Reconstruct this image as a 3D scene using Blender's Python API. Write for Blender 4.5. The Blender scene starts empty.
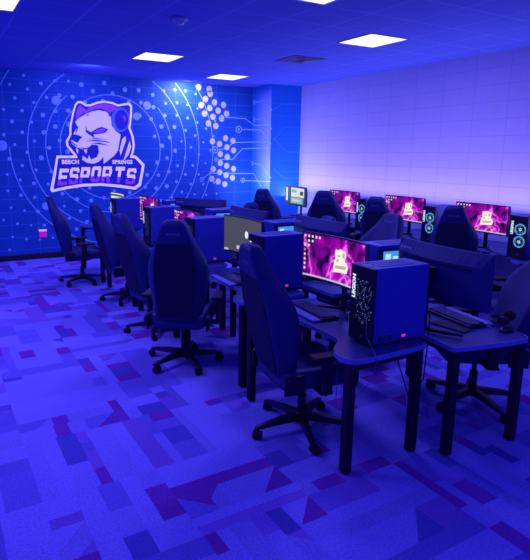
import bpy, bmesh, math, random
from math import sin, cos, pi, radians
from mathutils import Vector, Matrix

random.seed(7)
scn = bpy.context.scene
COL = scn.collection

# ------------------------------------------------------------------ camera calibration
YAW, PITCH, ROLL, FPX = 0.513319, 0.193440, 0.006994, 527.397
EYE = Vector((0, 0, 1.8935))
PX, PY = 265 - 34.796, 280 - 22.970            # principal point in the 530 x 560 frame
_f = Vector((sin(YAW) * cos(PITCH), cos(YAW) * cos(PITCH), -sin(PITCH)))
_r = Vector((cos(YAW), -sin(YAW), 0))
_u = _r.cross(_f)
RIGHT = cos(ROLL) * _r + sin(ROLL) * _u
UP = -sin(ROLL) * _r + cos(ROLL) * _u
FWD = _f


def on_plane(px, py, n, p0):
    """Point of a wall plane seen at a measured photo position (used to survey the flat mural)."""
    d = FWD + RIGHT * ((px - PX) / FPX) - UP * ((py - PY) / FPX)
    return EYE + d * ((Vector(p0) - EYE).dot(n) / d.dot(n))


# ------------------------------------------------------------------ room numbers
XW = 6.82        # right wall
YM = 9.88        # mural wall
ZC = 3.264       # ceiling
X0, Y0 = -1.6, -1.2

# ------------------------------------------------------------------ materials
MATS = {}


def mat(name, col, rough=0.6, metal=0.0, emis=None, estr=0.0, noise=0.0, nscale=40.0, bump=0.0, spec=0.5):
    if name in MATS:
        return MATS[name]
    m = bpy.data.materials.new(name)
    m.use_nodes = True
    nt = m.node_tree
    b = nt.nodes['Principled BSDF']
    b.inputs['Base Color'].default_value = (*col, 1)
    b.inputs['Roughness'].default_value = rough
    b.inputs['Metallic'].default_value = metal
    b.inputs['Specular IOR Level'].default_value = spec
    if emis:
        b.inputs['Emission Color'].default_value = (*emis, 1)
        b.inputs['Emission Strength'].default_value = estr
    if noise or bump:
        tc = nt.nodes.new('ShaderNodeTexCoord')
        n = nt.nodes.new('ShaderNodeTexNoise')
        n.inputs['Scale'].default_value = nscale
        n.inputs['Detail'].default_value = 3
        nt.links.new(tc.outputs['Object'], n.inputs['Vector'])
        if noise:
            mx = nt.nodes.new('ShaderNodeMix')
            mx.data_type = 'RGBA'
            mx.inputs['A'].default_value = (*[c * (1 - noise) for c in col], 1)
            mx.inputs['B'].default_value = (*[min(1, c * (1 + noise)) for c in col], 1)
            nt.links.new(n.outputs['Fac'], mx.inputs['Factor'])
            nt.links.new(mx.outputs['Result'], b.inputs['Base Color'])
        if bump:
            bp = nt.nodes.new('ShaderNodeBump')
            bp.inputs['Strength'].default_value = bump
            bp.inputs['Distance'].default_value = 0.004
            nt.links.new(n.outputs['Fac'], bp.inputs['Height'])
            nt.links.new(bp.outputs['Normal'], b.inputs['Normal'])
    MATS[name] = m
    return m


def grid_mat(name, col, line, axes, origin, pitch, width, noise=0.12, rough=0.7, nscale=9, grad=None):
    """Painted block or tile surface: straight joint lines along two world axes."""
    m = bpy.data.materials.new(name)
    m.use_nodes = True
    nt = m.node_tree
    N, L = nt.nodes, nt.links
    b = N['Principled BSDF']
    b.inputs['Roughness'].default_value = rough
    b.inputs['Specular IOR Level'].default_value = 0.25
    geo = N.new('ShaderNodeNewGeometry')
    sep = N.new('ShaderNodeSeparateXYZ')
    L.new(geo.outputs['Position'], sep.inputs[0])

    def math_(op, a, b2=None):
        n = N.new('ShaderNodeMath')
        n.operation = op
        for i, v in enumerate((a, b2)):
            if v is None:
                continue
            if isinstance(v, (int, float)):
                n.inputs[i].default_value = v
            else:
                L.new(v, n.inputs[i])
        return n.outputs[0]
    masks = []
    for ax, o, p, w in zip(axes, origin, pitch, width):
        t = math_('DIVIDE', math_('SUBTRACT', sep.outputs[ax], o), p)
        d = math_('ABSOLUTE', math_('SUBTRACT', t, math_('ROUND', t)))
        masks.append(math_('LESS_THAN', d, w / p / 2))
    msk = math_('MAXIMUM', masks[0], masks[1])
    nz = N.new('ShaderNodeTexNoise')
    nz.inputs['Scale'].default_value = nscale
    nz.inputs['Detail'].default_value = 5
    L.new(geo.outputs['Position'], nz.inputs['Vector'])
    a = N.new('ShaderNodeMix')
    a.data_type = 'RGBA'
    a.inputs['A'].default_value = (*[c * (1 - noise) for c in col], 1)
    a.inputs['B'].default_value = (*[min(1, c * (1 + noise)) for c in col], 1)
    L.new(nz.outputs['Fac'], a.inputs['Factor'])
    mx = N.new('ShaderNodeMix')
    mx.data_type = 'RGBA'
    L.new(msk, mx.inputs['Factor'])
    L.new(a.outputs['Result'], mx.inputs['A'])
    mx.inputs['B'].default_value = (*line, 1)
    L.new(mx.outputs['Result'], b.inputs['Base Color'])
    n2 = N.new('ShaderNodeTexNoise')
    n2.inputs['Scale'].default_value = 160
    L.new(geo.outputs['Position'], n2.inputs['Vector'])
    h = math_('SUBTRACT', math_('MULTIPLY', n2.outputs['Fac'], 0.35), msk)
    bp = N.new('ShaderNodeBump')
    bp.inputs['Strength'].default_value = 0.35
    bp.inputs['Distance'].default_value = 0.004
    L.new(h, bp.inputs['Height'])
    L.new(bp.outputs['Normal'], b.inputs['Normal'])
    MATS[name] = m
    return m


def screen_mat(name, seed, dark=1.0):
    """Magenta lightning wallpaper glowing on a display."""
    m = bpy.data.materials.new(name)
    m.use_nodes = True
    nt = m.node_tree
    N, L = nt.nodes, nt.links
    b = N['Principled BSDF']
    b.inputs['Base Color'].default_value = (0.005, 0.002, 0.01, 1)
    b.inputs['Roughness'].default_value = 0.35
    tc = N.new('ShaderNodeTexCoord')
    mp = N.new('ShaderNodeMapping')
    mp.inputs['Location'].default_value = (seed, seed * 0.37, seed * 0.11)
    L.new(tc.outputs['Object'], mp.inputs['Vector'])
    n1 = N.new('ShaderNodeTexNoise')
    n1.inputs['Scale'].default_value = 7.0
    n1.inputs['Detail'].default_value = 5
    n1.inputs['Distortion'].default_value = 0.9
    L.new(mp.outputs[0], n1.inputs['Vector'])
    r1 = N.new('ShaderNodeValToRGB')
    e = r1.color_ramp.elements
    e[0].position = 0.41
    e[0].color = (0.010, 0.0, 0.04, 1)
    e[1].position = 0.72
    e[1].color = (0.62, 0.0, 0.60, 1)
    k = e.new(0.52)
    k.color = (0.22, 0.0, 0.28, 1)
    L.new(n1.outputs['Fac'], r1.inputs[0])
    n2 = N.new('ShaderNodeTexNoise')
    n2.inputs['Scale'].default_value = 2.6
    n2.inputs['Detail'].default_value = 4
    n2.inputs['Distortion'].default_value = 0.5
    L.new(mp.outputs[0], n2.inputs['Vector'])
    s = N.new('ShaderNodeMath')
    s.operation = 'SUBTRACT'
    s.inputs[1].default_value = 0.5
    L.new(n2.outputs['Fac'], s.inputs[0])
    ab = N.new('ShaderNodeMath')
    ab.operation = 'ABSOLUTE'
    L.new(s.outputs[0], ab.inputs[0])
    r2 = N.new('ShaderNodeValToRGB')
    e = r2.color_ramp.elements
    e[0].position = 0.0
    e[0].color = (0.95, 0.25, 0.85, 1)
    e[1].position = 0.040
    e[1].color = (0, 0, 0, 1)
    k = e.new(0.010)
    k.color = (0.40, 0.01, 0.38, 1)
    L.new(ab.outputs[0], r2.inputs[0])
    ad = N.new('ShaderNodeMix')
    ad.data_type = 'RGBA'
    ad.blend_type = 'ADD'
    ad.inputs['Factor'].default_value = 1
    L.new(r1.outputs[0], ad.inputs['A'])
    L.new(r2.outputs[0], ad.inputs['B'])
    L.new(ad.outputs['Result'], b.inputs['Emission Color'])
    b.inputs['Emission Strength'].default_value = dark
    MATS[name] = m
    return m


def glow(name, col, s=1.0):
    return mat(name, (0.01, 0.01, 0.01), 0.4, emis=col, estr=s)


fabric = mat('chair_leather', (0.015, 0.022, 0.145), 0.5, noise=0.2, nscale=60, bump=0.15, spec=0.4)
fabric_shade = mat('chair_leather_shaded', (0.010, 0.010, 0.055), 0.7, noise=0.2, nscale=60, bump=0.15, spec=0.25)  # darker copy of the leather, paints shade on the lower back
plastic = mat('black_plastic', (0.007, 0.007, 0.030), 0.4, noise=0.2, nscale=30)
rubber = mat('black_rubber', (0.008, 0.008, 0.018), 0.6, noise=0.2, nscale=30)
steel_black = mat('black_steel', (0.005, 0.005, 0.020), 0.45, metal=0.2, noise=0.2, nscale=20)
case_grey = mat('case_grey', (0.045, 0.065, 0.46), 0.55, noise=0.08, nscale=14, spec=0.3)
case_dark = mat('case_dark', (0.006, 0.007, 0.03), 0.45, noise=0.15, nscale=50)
case_lit_top = mat('case_lit_top', (0.15, 0.16, 0.52), 0.5, noise=0.08, nscale=20)  # paler than the case: ceiling light on tower tops put into the colour
case_top = mat('case_top_mesh', (0.035, 0.045, 0.24), 0.5, noise=0.3, nscale=300)
monitor_back = mat('monitor_back', (0.022, 0.028, 0.16), 0.5, noise=0.1, nscale=20, spec=0.35)
desk_top_m = mat('desk_laminate', (0.035, 0.050, 0.24), 0.4, noise=0.12, nscale=25, spec=0.4)
desk_edge_m = mat('desk_edge_band', (0.17, 0.21, 0.62), 0.4, noise=0.08, nscale=25)  # real edge band, made paler to paint in the edge highlight
key_m = mat('key_caps', (0.04, 0.05, 0.17), 0.4, noise=0.2, nscale=90)
silver = mat('silver_trim', (0.35, 0.33, 0.5), 0.3, metal=0.6, noise=0.1)
grey_text = mat('grey_lettering', (0.30, 0.30, 0.55), 0.5, noise=0.05)
dim_text = mat('dim_lettering', (0.12, 0.12, 0.30), 0.5, noise=0.05)
white_glow = glow('white_light', (0.72, 0.85, 1.0), 1.0)
cyan_glow = glow('blue_fan_light', (0.06, 0.30, 0.85), 1.0)
cyan_white = glow('fan_core_light', (0.45, 0.85, 1.0), 1.0)
speck_glow = glow('mesh_speckle_light', (0.20, 0.27, 0.72), 1.0)
icon_glow = glow('icon_light', (0.85, 0.85, 0.95), 0.9)
icon_red = glow('icon_red_light', (0.8, 0.2, 0.25), 0.9)
bar_glow = glow('taskbar_light', (0.55, 0.50, 0.60), 1.0)
cream_glow = glow('emblem_cream_light', (1.0, 0.90, 0.74), 1.0)
tan_glow = glow('emblem_tan_light', (0.62, 0.45, 0.45), 0.9)
grey_screen = glow('grey_screen_light', (0.070, 0.072, 0.080), 1.0)
pale_screen = glow('pale_screen_light', (0.75, 0.72, 0.62), 1.0)
teal_screen = glow('teal_screen_light', (0.16, 0.48, 0.50), 1.0)
sand_screen = glow('sand_screen_light', (0.70, 0.55, 0.38), 1.0)
dark_screen = glow('dark_screen_light', (0.03, 0.05, 0.08), 1.0)
pink_glow = glow('pink_sticker', (0.75, 0.03, 0.35), 0.9)  # sticker colour made to emit; it is no lamp
cable_m = mat('black_cable', (0.02, 0.02, 0.05), 0.5, noise=0.1)
cable_pale = mat('pale_cable', (0.16, 0.15, 0.3), 0.5, noise=0.1)
panel_glow = glow('ceiling_panel_light', (1.35, 1.25, 1.7), 1.0)
frame_m = mat('panel_frame', (0.35, 0.3, 0.6), 0.5, noise=0.05)
white_paint = mat('white_plastic', (0.5, 0.45, 0.7), 0.5, noise=0.05)
vent_m = mat('vent_dark', (0.05, 0.04, 0.10), 0.6, noise=0.1)
base_m = mat('baseboard_black', (0.012, 0.010, 0.025), 0.6, noise=0.1)
glass_m = mat('tinted_side_glass', (0.02, 0.02, 0.05), 0.1, noise=0.05)

WALL = [screen_mat('wallpaper_a', 0.0, 0.82), screen_mat('wallpaper_b', 1.7, 0.9), screen_mat('wallpaper_c', 3.1, 0.9)]

# ------------------------------------------------------------------ mesh helpers


def new_bm():
    return bmesh.new()


def _set(bm, n0, mi, smooth=False):
    bm.faces.ensure_lookup_table()
    for f in bm.faces[n0:]:
        f.material_index = mi
        f.smooth = smooth


def add_box(bm, c, s, bevel=0.0, mi=0, M=None, seg=2):
    t = bmesh.new()
    bmesh.ops.create_cube(t, size=1.0)
    bmesh.ops.scale(t, vec=s, verts=t.verts)
    if bevel > 0:
        bmesh.ops.bevel(t, geom=list(t.edges), offset=min(bevel, min(s) * 0.49), segments=seg, affect='EDGES', profile=0.5)
    bmesh.ops.translate(t, vec=c, verts=t.verts)
    if M is not None:
        bmesh.ops.transform(t, matrix=M, verts=t.verts)
    merge(bm, t, mi)


def merge(bm, t, mi=0, smooth=None):
    mp = {}
    for v in t.verts:
        mp[v] = bm.verts.new(v.co)
    for f in t.faces:
        try:
            g = bm.faces.new([mp[v] for v in f.verts])
            g.material_index = mi
            g.smooth = f.smooth if smooth is None else smooth
        except ValueError:
            pass
    t.free()


def add_tube(bm, pts, r, n=8, mi=0, caps=True):
    pts = [Vector(p) for p in pts]
    rs = r if isinstance(r, (list, tuple)) else [r] * len(pts)
    rings = []
    prev = None
    for i, p in enumerate(pts):
        d = (pts[min(i + 1, len(pts) - 1)] - pts[max(i - 1, 0)]).normalized()
        if prev is None:
            a = Vector((0, 0, 1)) if abs(d.z) < 0.9 else Vector((1, 0, 0))
            x = d.cross(a).normalized()
        else:
            x = (prev - d * prev.dot(d)).normalized()
        prev = x
        y = d.cross(x)
        rings.append([bm.verts.new(p + (x * cos(2 * pi * k / n) + y * sin(2 * pi * k / n)) * rs[i]) for k in range(n)])
    for a, b in zip(rings[:-1], rings[1:]):
        for k in range(n):
            f = bm.faces.new([a[k], a[(k + 1) % n], b[(k + 1) % n], b[k]])
            f.material_index = mi
            f.smooth = True
    if caps:
        f = bm.faces.new(list(reversed(rings[0])))
        f.material_index = mi
        f = bm.faces.new(rings[-1])
        f.material_index = mi


def add_cyl(bm, p0, p1, r, n=16, mi=0):
    add_tube(bm, [p0, p1], r, n, mi)


def add_loft(bm, rings, mi=0, smooth=True, close=True):
    R = [[bm.verts.new(p) for p in ring] for ring in rings]
    n = len(R[0])
    for a, b in zip(R[:-1], R[1:]):
        for k in range(n):
            f = bm.faces.new([a[k], a[(k + 1) % n], b[(k + 1) % n], b[k]])
            f.material_index = mi
            f.smooth = smooth
    if close:
        for ring, rev in ((R[0], True), (R[-1], False)):
            f = bm.faces.new(list(reversed(ring)) if rev else ring)
            f.material_index = mi
            f.smooth = smooth


def add_prism(bm, poly, z0, z1, mi=0, mi_side=None):
    """Extruded polygon (x, y) between two heights."""
    a = [bm.verts.new((x, y, z0)) for x, y in poly]
    b = [bm.verts.new((x, y, z1)) for x, y in poly]
    n = len(poly)
    fs = [bm.faces.new(b), bm.faces.new(list(reversed(a)))]
    for f in fs:
        f.material_index = mi
    for k in range(n):
        f = bm.faces.new([a[k], a[(k + 1) % n], b[(k + 1) % n], b[k]])
        f.material_index = mi if mi_side is None else mi_side


def obj(name, bm, mats, parent=None, tri=False):
    me = bpy.data.meshes.new(name)
    bmesh.ops.recalc_face_normals(bm, faces=bm.faces)
    if tri:
        bmesh.ops.triangulate(bm, faces=[f for f in bm.faces if len(f.verts) > 4])
    bm.to_mesh(me)
    bm.free()
    for m in (mats if isinstance(mats, (list, tuple)) else [mats]):
        me.materials.append(m)
    o = bpy.data.objects.new(name, me)
    COL.objects.link(o)
    if parent is not None:
        o.parent = parent
    return o


def thing(name, label, cat, loc=(0, 0, 0), rz=0.0, group=None):
    o = bpy.data.objects.new(name, None)
    o.empty_display_size = 0.1
    COL.objects.link(o)
    o.location = loc
    o.rotation_euler = (0, 0, rz)
    o['label'] = label
    o['category'] = cat
    if group:
        o['group'] = group
    return o


def tag(o, label, cat, group=None):
    o['label'] = label
    o['category'] = cat
    if group:
        o['group'] = group
    return o


def struct(o):
    o['kind'] = 'structure'
    return o


def dup(root, loc, rz, label, swap=None):
    """Copy a thing with its parts and sub-parts."""
    def rec(o, par):
        c = o.copy()
        COL.objects.link(c)
        if par is not None:
            c.parent = par
        for ch in list(o.children):
            rec(ch, c)
        return c
    r = rec(root, None)
    r.location = loc
    r.rotation_euler = (0, 0, rz)
    r['label'] = label
    return r


def text_bm(s, size, mi=0, bold=0.0, extrude=0.0, spacing=1.0):
    """Lettering as a flat mesh in the XY plane, left-aligned at the origin."""
    cu = bpy.data.curves.new('lettering', 'FONT')
    cu.body = s
    cu.size = size
    cu.offset = bold
    cu.space_character = spacing
    cu.resolution_u = 2
    o = bpy.data.objects.new('lettering', cu)
    COL.objects.link(o)
    dg = bpy.context.evaluated_depsgraph_get()
    me = bpy.data.meshes.new_from_object(o.evaluated_get(dg))
    t = bmesh.new()
    t.from_mesh(me)
    bpy.data.objects.remove(o)
    bpy.data.curves.remove(cu)
    bpy.data.meshes.remove(me)
    for f in t.faces:
        f.material_index = mi
    return t


def place_text(bm, s, size, M, mi=0, bold=0.0, spacing=1.0):
    t = text_bm(s, size, mi, bold, spacing=spacing)
    bmesh.ops.transform(t, matrix=M, verts=t.verts)
    merge(bm, t, mi)


def basis(o, x, y, z):
    M = Matrix.Identity(4)
    for i, v in enumerate((x, y, z)):
        for j in range(3):
            M[j][i] = v[j]
    for j in range(3):
        M[j][3] = o[j]
    return M


# ================================================================== SETTING
# ---- carpet: one floor mesh cut into planks, colour per plank
def make_floor():
    bm = new_bm()
    lay = bm.loops.layers.float_color.new('tone')
    A = (0.29, 0.245, 0.82)     # light planks
    B = (0.19, 0.155, 0.66)     # mid planks
    C = (0.24, 0.050, 0.45)     # purple planks
    D = (0.11, 0.10, 0.50)    # dark blue planks
    E_ = (0.26, 0.14, 0.66)
    pal = [A, A, A, B, B, C, C, C, D, E_]

    def poly(pts, c):
        f = bm.faces.new([bm.verts.new((x, y, 0)) for x, y in pts])
        j = random.uniform(0.92, 1.08)
        for l in f.loops:
            l[lay] = (c[0] * j, c[1] * j, c[2] * j, 1)

    def rect(x0, y0, x1, y1, along_y, depth=0):
        w, h = x1 - x0, y1 - y0
        lo = max(w, h)
        if depth < 3 and lo > 0.24 and random.random() < 0.62:
            t = random.uniform(0.3, 0.7)
            if h > w:
                rect(x0, y0, x1, y0 + h * t, along_y, depth + 1)
                rect(x0, y0 + h * t, x1, y1, along_y, depth + 1)
            else:
                rect(x0, y0, x0 + w * t, y1, along_y, depth + 1)
                rect(x0 + w * t, y0, x1, y1, along_y, depth + 1)
            return
        c = random.choice(pal)
        if c in (C, D) and w * h > 0.035:
            c = A
        if random.random() < 0.16 and min(w, h) > 0.09:
            c2 = random.choice(pal)
            k = min(w, h)
            if h >= w:
                if random.random() < 0.5:
                    poly([(x0, y0), (x1, y0), (x1, y1 - k), (x0, y1)], c)
                    poly([(x0, y1), (x1, y1 - k), (x1, y1)], c2)
                else:
                    poly([(x0, y0), (x1, y0), (x1, y1), (x0, y1 - k)], c)
                    poly([(x0, y1 - k), (x1, y1), (x0, y1)], c2)
            else:
                poly([(x0, y0), (x1 - k, y0), (x1, y1), (x0, y1)], c)
                poly([(x1 - k, y0), (x1, y0), (x1, y1)], c2)
        else:
            poly([(x0, y0), (x1, y0), (x1, y1), (x0, y1)], c)
    T = 0.66
    y = Y0
    row = 0
    while y < YM:
        x = X0
        col = 0
        while x < XW + 0.2:
            along_y = (row + col) % 2 == 0
            if random.random() < 0.18:
                along_y = not along_y
            cuts = [0.0]
            while cuts[-1] < T - 0.07:
                cuts.append(min(T, cuts[-1] + random.choice((0.07, 0.10, 0.13, 0.17, 0.20))))
            if cuts[-1] < T:
                cuts[-1] = T
            for a, b in zip(cuts[:-1], cuts[1:]):
                xe, ye = XW + 0.25, YM + 0.02
                if along_y:
                    r_ = (x + a, y, min(x + b, xe), min(y + T, ye))
                else:
                    r_ = (x, y + a, min(x + T, xe), min(y + b, ye))
                if r_[2] - r_[0] > 0.005 and r_[3] - r_[1] > 0.005:
                    rect(*r_, along_y)
            x += T
            col += 1
        y += T
        row += 1
    m = bpy.data.materials.new('carpet_planks')
    m.use_nodes = True
    nt = m.node_tree
    N, L = nt.nodes, nt.links
    b = N['Principled BSDF']
    b.inputs['Roughness'].default_value = 0.95
    b.inputs['Specular IOR Level'].default_value = 0.05
    at = N.new('ShaderNodeAttribute')
    at.attribute_name = 'tone'
    geo = N.new('ShaderNodeNewGeometry')
    n = N.new('ShaderNodeTexNoise')
    n.inputs['Scale'].default_value = 75
    n.inputs['Detail'].default_value = 4
    L.new(geo.outputs['Position'], n.inputs['Vector'])
    w = N.new('ShaderNodeTexNoise')
    w.inputs['Scale'].default_value = 240
    L.new(geo.outputs['Position'], w.inputs['Vector'])
    ad = N.new('ShaderNodeMath')
    ad.operation = 'ADD'
    L.new(n.outputs['Fac'], ad.inputs[0])
    L.new(w.outputs['Fac'], ad.inputs[1])
    mr = N.new('ShaderNodeMapRange')
    mr.inputs['From Min'].default_value = 0.6
    mr.inputs['From Max'].default_value = 1.4
    mr.inputs['To Min'].default_value = 0.62
    mr.inputs['To Max'].default_value = 1.38
    L.new(ad.outputs[0], mr.inputs['Value'])
    mx = N.new('ShaderNodeMix')
    mx.data_type = 'RGBA'
    mx.blend_type = 'MULTIPLY'
    mx.inputs['Factor'].default_value = 1
    L.new(at.outputs['Color'], mx.inputs['A'])
    L.new(mr.outputs['Result'], mx.inputs['B'])
    L.new(mx.outputs['Result'], b.inputs['Base Color'])
    bp = N.new('ShaderNodeBump')
    bp.inputs['Strength'].default_value = 0.4
    bp.inputs['Distance'].default_value = 0.006
    L.new(w.outputs['Fac'], bp.inputs['Height'])
    L.new(bp.outputs['Normal'], b.inputs['Normal'])
    return struct(obj('floor', bm, m))


make_floor()

block_m = grid_mat('painted_block', (0.66, 0.62, 0.80), (0.54, 0.50, 0.74), (1, 2), (8.257, 1.477), (0.528, 0.2277), (0.011, 0.011), noise=0.06)
mural_m = grid_mat('mural_print', (0.014, 0.125, 0.43), (0.07, 0.24, 0.66), (0, 2), (1.17, 0.185), (0.45, 0.2250), (0.008, 0.009), noise=0.2, nscale=1.3, rough=0.55)
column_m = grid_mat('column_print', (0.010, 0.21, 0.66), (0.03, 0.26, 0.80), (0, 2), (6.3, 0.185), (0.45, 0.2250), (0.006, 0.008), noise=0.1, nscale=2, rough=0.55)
tile_m = grid_mat('ceiling_tiles', (0.105, 0.175, 0.64), (0.20, 0.27, 0.80), (0, 1), (4.55, 4.805), (0.61, 0.61), (0.016, 0.016), noise=0.18, nscale=30, rough=0.9)

bm = new_bm()
add_box(bm, ((X0 + XW) / 2 + 0.1, (Y0 + YM) / 2, ZC + 0.05), (XW - X0 + 0.4, YM - Y0 + 0.3, 0.10))
struct(obj('ceiling', bm, tile_m))
bm = new_bm()
add_box(bm, (XW + 0.06, (Y0 + YM) / 2, ZC / 2), (0.12, YM - Y0 + 0.24, ZC))
struct(obj('wall_right', bm, block_m))
bm = new_bm()
add_box(bm, ((X0 + XW) / 2, YM + 0.06, ZC / 2), (XW - X0, 0.12, ZC))
struct(obj('wall_back', bm, mural_m))
def column_fade(m):
    """Colour on the column side fades from blue to pale lilac towards its outer edge."""
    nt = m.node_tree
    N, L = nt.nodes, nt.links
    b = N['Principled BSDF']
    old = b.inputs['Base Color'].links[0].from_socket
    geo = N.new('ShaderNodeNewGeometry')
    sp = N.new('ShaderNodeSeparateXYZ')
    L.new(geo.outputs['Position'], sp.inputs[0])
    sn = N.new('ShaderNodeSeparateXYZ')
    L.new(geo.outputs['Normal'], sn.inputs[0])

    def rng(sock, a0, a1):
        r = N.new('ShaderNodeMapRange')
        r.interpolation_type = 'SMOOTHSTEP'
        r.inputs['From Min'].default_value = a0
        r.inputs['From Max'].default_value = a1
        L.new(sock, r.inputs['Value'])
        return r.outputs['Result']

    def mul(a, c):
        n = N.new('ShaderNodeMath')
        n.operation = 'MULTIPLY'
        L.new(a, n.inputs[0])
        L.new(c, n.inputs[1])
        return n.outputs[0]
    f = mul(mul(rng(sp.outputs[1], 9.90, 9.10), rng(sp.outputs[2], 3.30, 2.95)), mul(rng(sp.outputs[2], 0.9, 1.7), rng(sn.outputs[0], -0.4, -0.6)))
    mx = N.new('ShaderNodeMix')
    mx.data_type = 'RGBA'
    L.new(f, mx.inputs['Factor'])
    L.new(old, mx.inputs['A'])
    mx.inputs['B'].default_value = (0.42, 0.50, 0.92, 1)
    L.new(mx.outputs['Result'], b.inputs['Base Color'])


column_fade(column_m)
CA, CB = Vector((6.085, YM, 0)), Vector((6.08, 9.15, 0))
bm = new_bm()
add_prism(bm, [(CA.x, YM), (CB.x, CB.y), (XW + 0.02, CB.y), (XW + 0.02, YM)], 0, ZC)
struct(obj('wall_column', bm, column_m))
bm = new_bm()
add_box(bm, ((X0 + 6.07) / 2, YM - 0.009, 0.05), (6.07 - X0, 0.018, 0.10), 0.004)
struct(obj('baseboard_back', bm, base_m))
bm = new_bm()
add_box(bm, (XW - 0.008, (Y0 + CB.y) / 2, 0.05), (0.016, CB.y - Y0, 0.10), 0.004)
struct(obj('baseboard_right', bm, base_m))

# ---- mural artwork ------------------------------------------------
NM = Vector((0, -1, 0))


def mural_pt(px, py, lift=0.004):
    p = on_plane(px, py, NM, (0, YM, 0))
    p.y -= lift
    return p


art_pale = mat('mural_pale_ink', (0.34, 0.66, 0.97), 0.6, noise=0.1, nscale=6)
art_line = mat('mural_line_ink', (0.32, 0.62, 0.95), 0.6, noise=0.1, nscale=6)
art_white = mat('mural_white_ink', (0.80, 0.88, 0.98), 0.6, noise=0.1, nscale=6)
art_soft = mat('mural_soft_ink', (0.08, 0.30, 0.86), 0.6, noise=0.1, nscale=6)
CEN = Vector((3.02, 0, 1.985))


def disc(bm, c, r, n=14, mi=0, n_vec=NM, jit=0.0):
    x = Vector((0, 0, 1)).cross(n_vec).normalized()
    z = Vector((0, 0, 1))
    f = bm.faces.new([bm.verts.new(c + x * (r * cos(2 * pi * k / n)) + z * (r * sin(2 * pi * k / n))) for k in range(n)])
    f.material_index = mi


def ring(bm, c, r0, r1, a0=0, a1=2 * pi, n=64, mi=0, lift=0.0, xdir=Vector((1, 0, 0))):
    z = Vector((0, 0, 1))
    P = []
    for k in range(n + 1):
        a = a0 + (a1 - a0) * k / n
        d = xdir * cos(a) + z * sin(a)
        P.append((c + d * r0, c + d * r1))
    zmax = ZC - 0.01
    for (a, b), (c2, d2) in zip(P[:-1], P[1:]):
        if max(a.z, b.z, c2.z, d2.z) > zmax or min(a.z, b.z, c2.z, d2.z) < 0.11 or min(a.x, c2.x) < X0:
            continue
        f = bm.faces.new([bm.verts.new(a), bm.verts.new(b), bm.verts.new(d2), bm.verts.new(c2)])
        f.material_index = mi


wall_back = bpy.data.objects['wall_back']
bm = new_bm()
c = Vector((CEN.x, YM - 0.003, CEN.z))
for (r, a0, a1) in ((0.955, 0, 2 * pi), (1.20, radians(-228), radians(40)), (1.50, 0, 2 * pi), (1.80, radians(180), radians(300)), (1.80, radians(-62), radians(75)), (2.12, radians(-50), radians(62)), (2.13, radians(122), radians(165))):
    ring(bm, c, r - 0.0085, r + 0.0085, a0, a1, 120)
obj('ring_pattern', bm, art_line, wall_back)
bm = new_bm()
for px, py, r in ((2, 145.5, 0.085), (56, 100.5, 0.078), (147, 105.5, 0.078), (136.4, 116.3, 0.072), (46, 206, 0.07)):
    disc(bm, mural_pt(px, py, 0.005), r, 22)
obj('knob_pattern', bm, art_pale, wall_back)
bm = new_bm()
GA = pi * (3 - math.sqrt(5))
for k in range(30, 420):
    r = 0.135 * math.sqrt(k)
    a = k * GA
    if r > 2.75 or r < 0.80:
        continue
    x, z = CEN.x + r * cos(a), CEN.z + r * sin(a)
    if not (0.16 < z < ZC - 0.08 and X0 < x < 5.25):
        continue
    s = 0.040 if r < 1.35 else (0.030 if r < 1.9 else 0.024)
    disc(bm, Vector((x, YM - 0.0035, z)), s * random.uniform(0.85, 1.1), 12)
obj('dot_pattern', bm, art_pale, wall_back)
bm = new_bm()
for x, y in ((108, 103), (148, 110), (152, 128), (134, 148), (117, 171), (168, 160), (202, 170), (150, 182), (182, 192), (130, 203), (162, 215), (195, 222), (214, 203), (145, 240), (173, 250), (210, 296), (238, 306), (160, 308), (187, 318), (215, 330), (240, 342), (190, 356), (216, 367), (190, 390), (214, 401), (163, 413), (240, 412), (188, 425), (212, 436), (236, 446), (158, 450), (182, 460), (207, 470)):
    disc(bm, mural_pt(170 + x / 3.786, 60 + y / 3.786, 0.006), 0.064, 16)
obj('large_dot_pattern', bm, art_white, wall_back)

# circuit traces run over the mural and round the column
NC = Vector((-(CA.y - CB.y), -(CB.x - CA.x), 0)).normalized()
NF = Vector((0, -1, 0))


def wall_pt(px, py):
    if px <= 252.0:
        return on_plane(px, py, NM, (0, YM, 0)) + NM * 0.005, NM
    if px <= 272.5:
        return on_plane(px, py, NC, CA) + NC * 0.005, NC
    return on_plane(px, py, NF, CB) + NF * 0.005, NF


def stroke(bm, pts, w, mi=0):
    seq = []
    for (a, b) in zip(pts[:-1], pts[1:]):
        seq.append(a)
        for xs in (252.0, 272.5):
            if (a[0] - xs) * (b[0] - xs) < 0:
                t = (xs - a[0]) / (b[0] - a[0])
                seq.append((xs - 1e-3 if b[0] > a[0] else xs + 1e-3, a[1] + (b[1] - a[1]) * t))
                seq.append((xs + 1e-3 if b[0] > a[0] else xs - 1e-3, a[1] + (b[1] - a[1]) * t))
    seq.append(pts[-1])
    for a, b in zip(seq[:-1], seq[1:]):
        P, n1 = wall_pt(*a)
        Q, n2 = wall_pt(*b)
        if (n1 - n2).length > 1e-4 or (Q - P).length < 1e-4:
            continue
        s = n1.cross((Q - P).normalized()) * (w / 2)
        f = bm.faces.new([bm.verts.new(v) for v in (P + s, Q + s, Q - s, P - s)])
        f.material_index = mi


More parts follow.
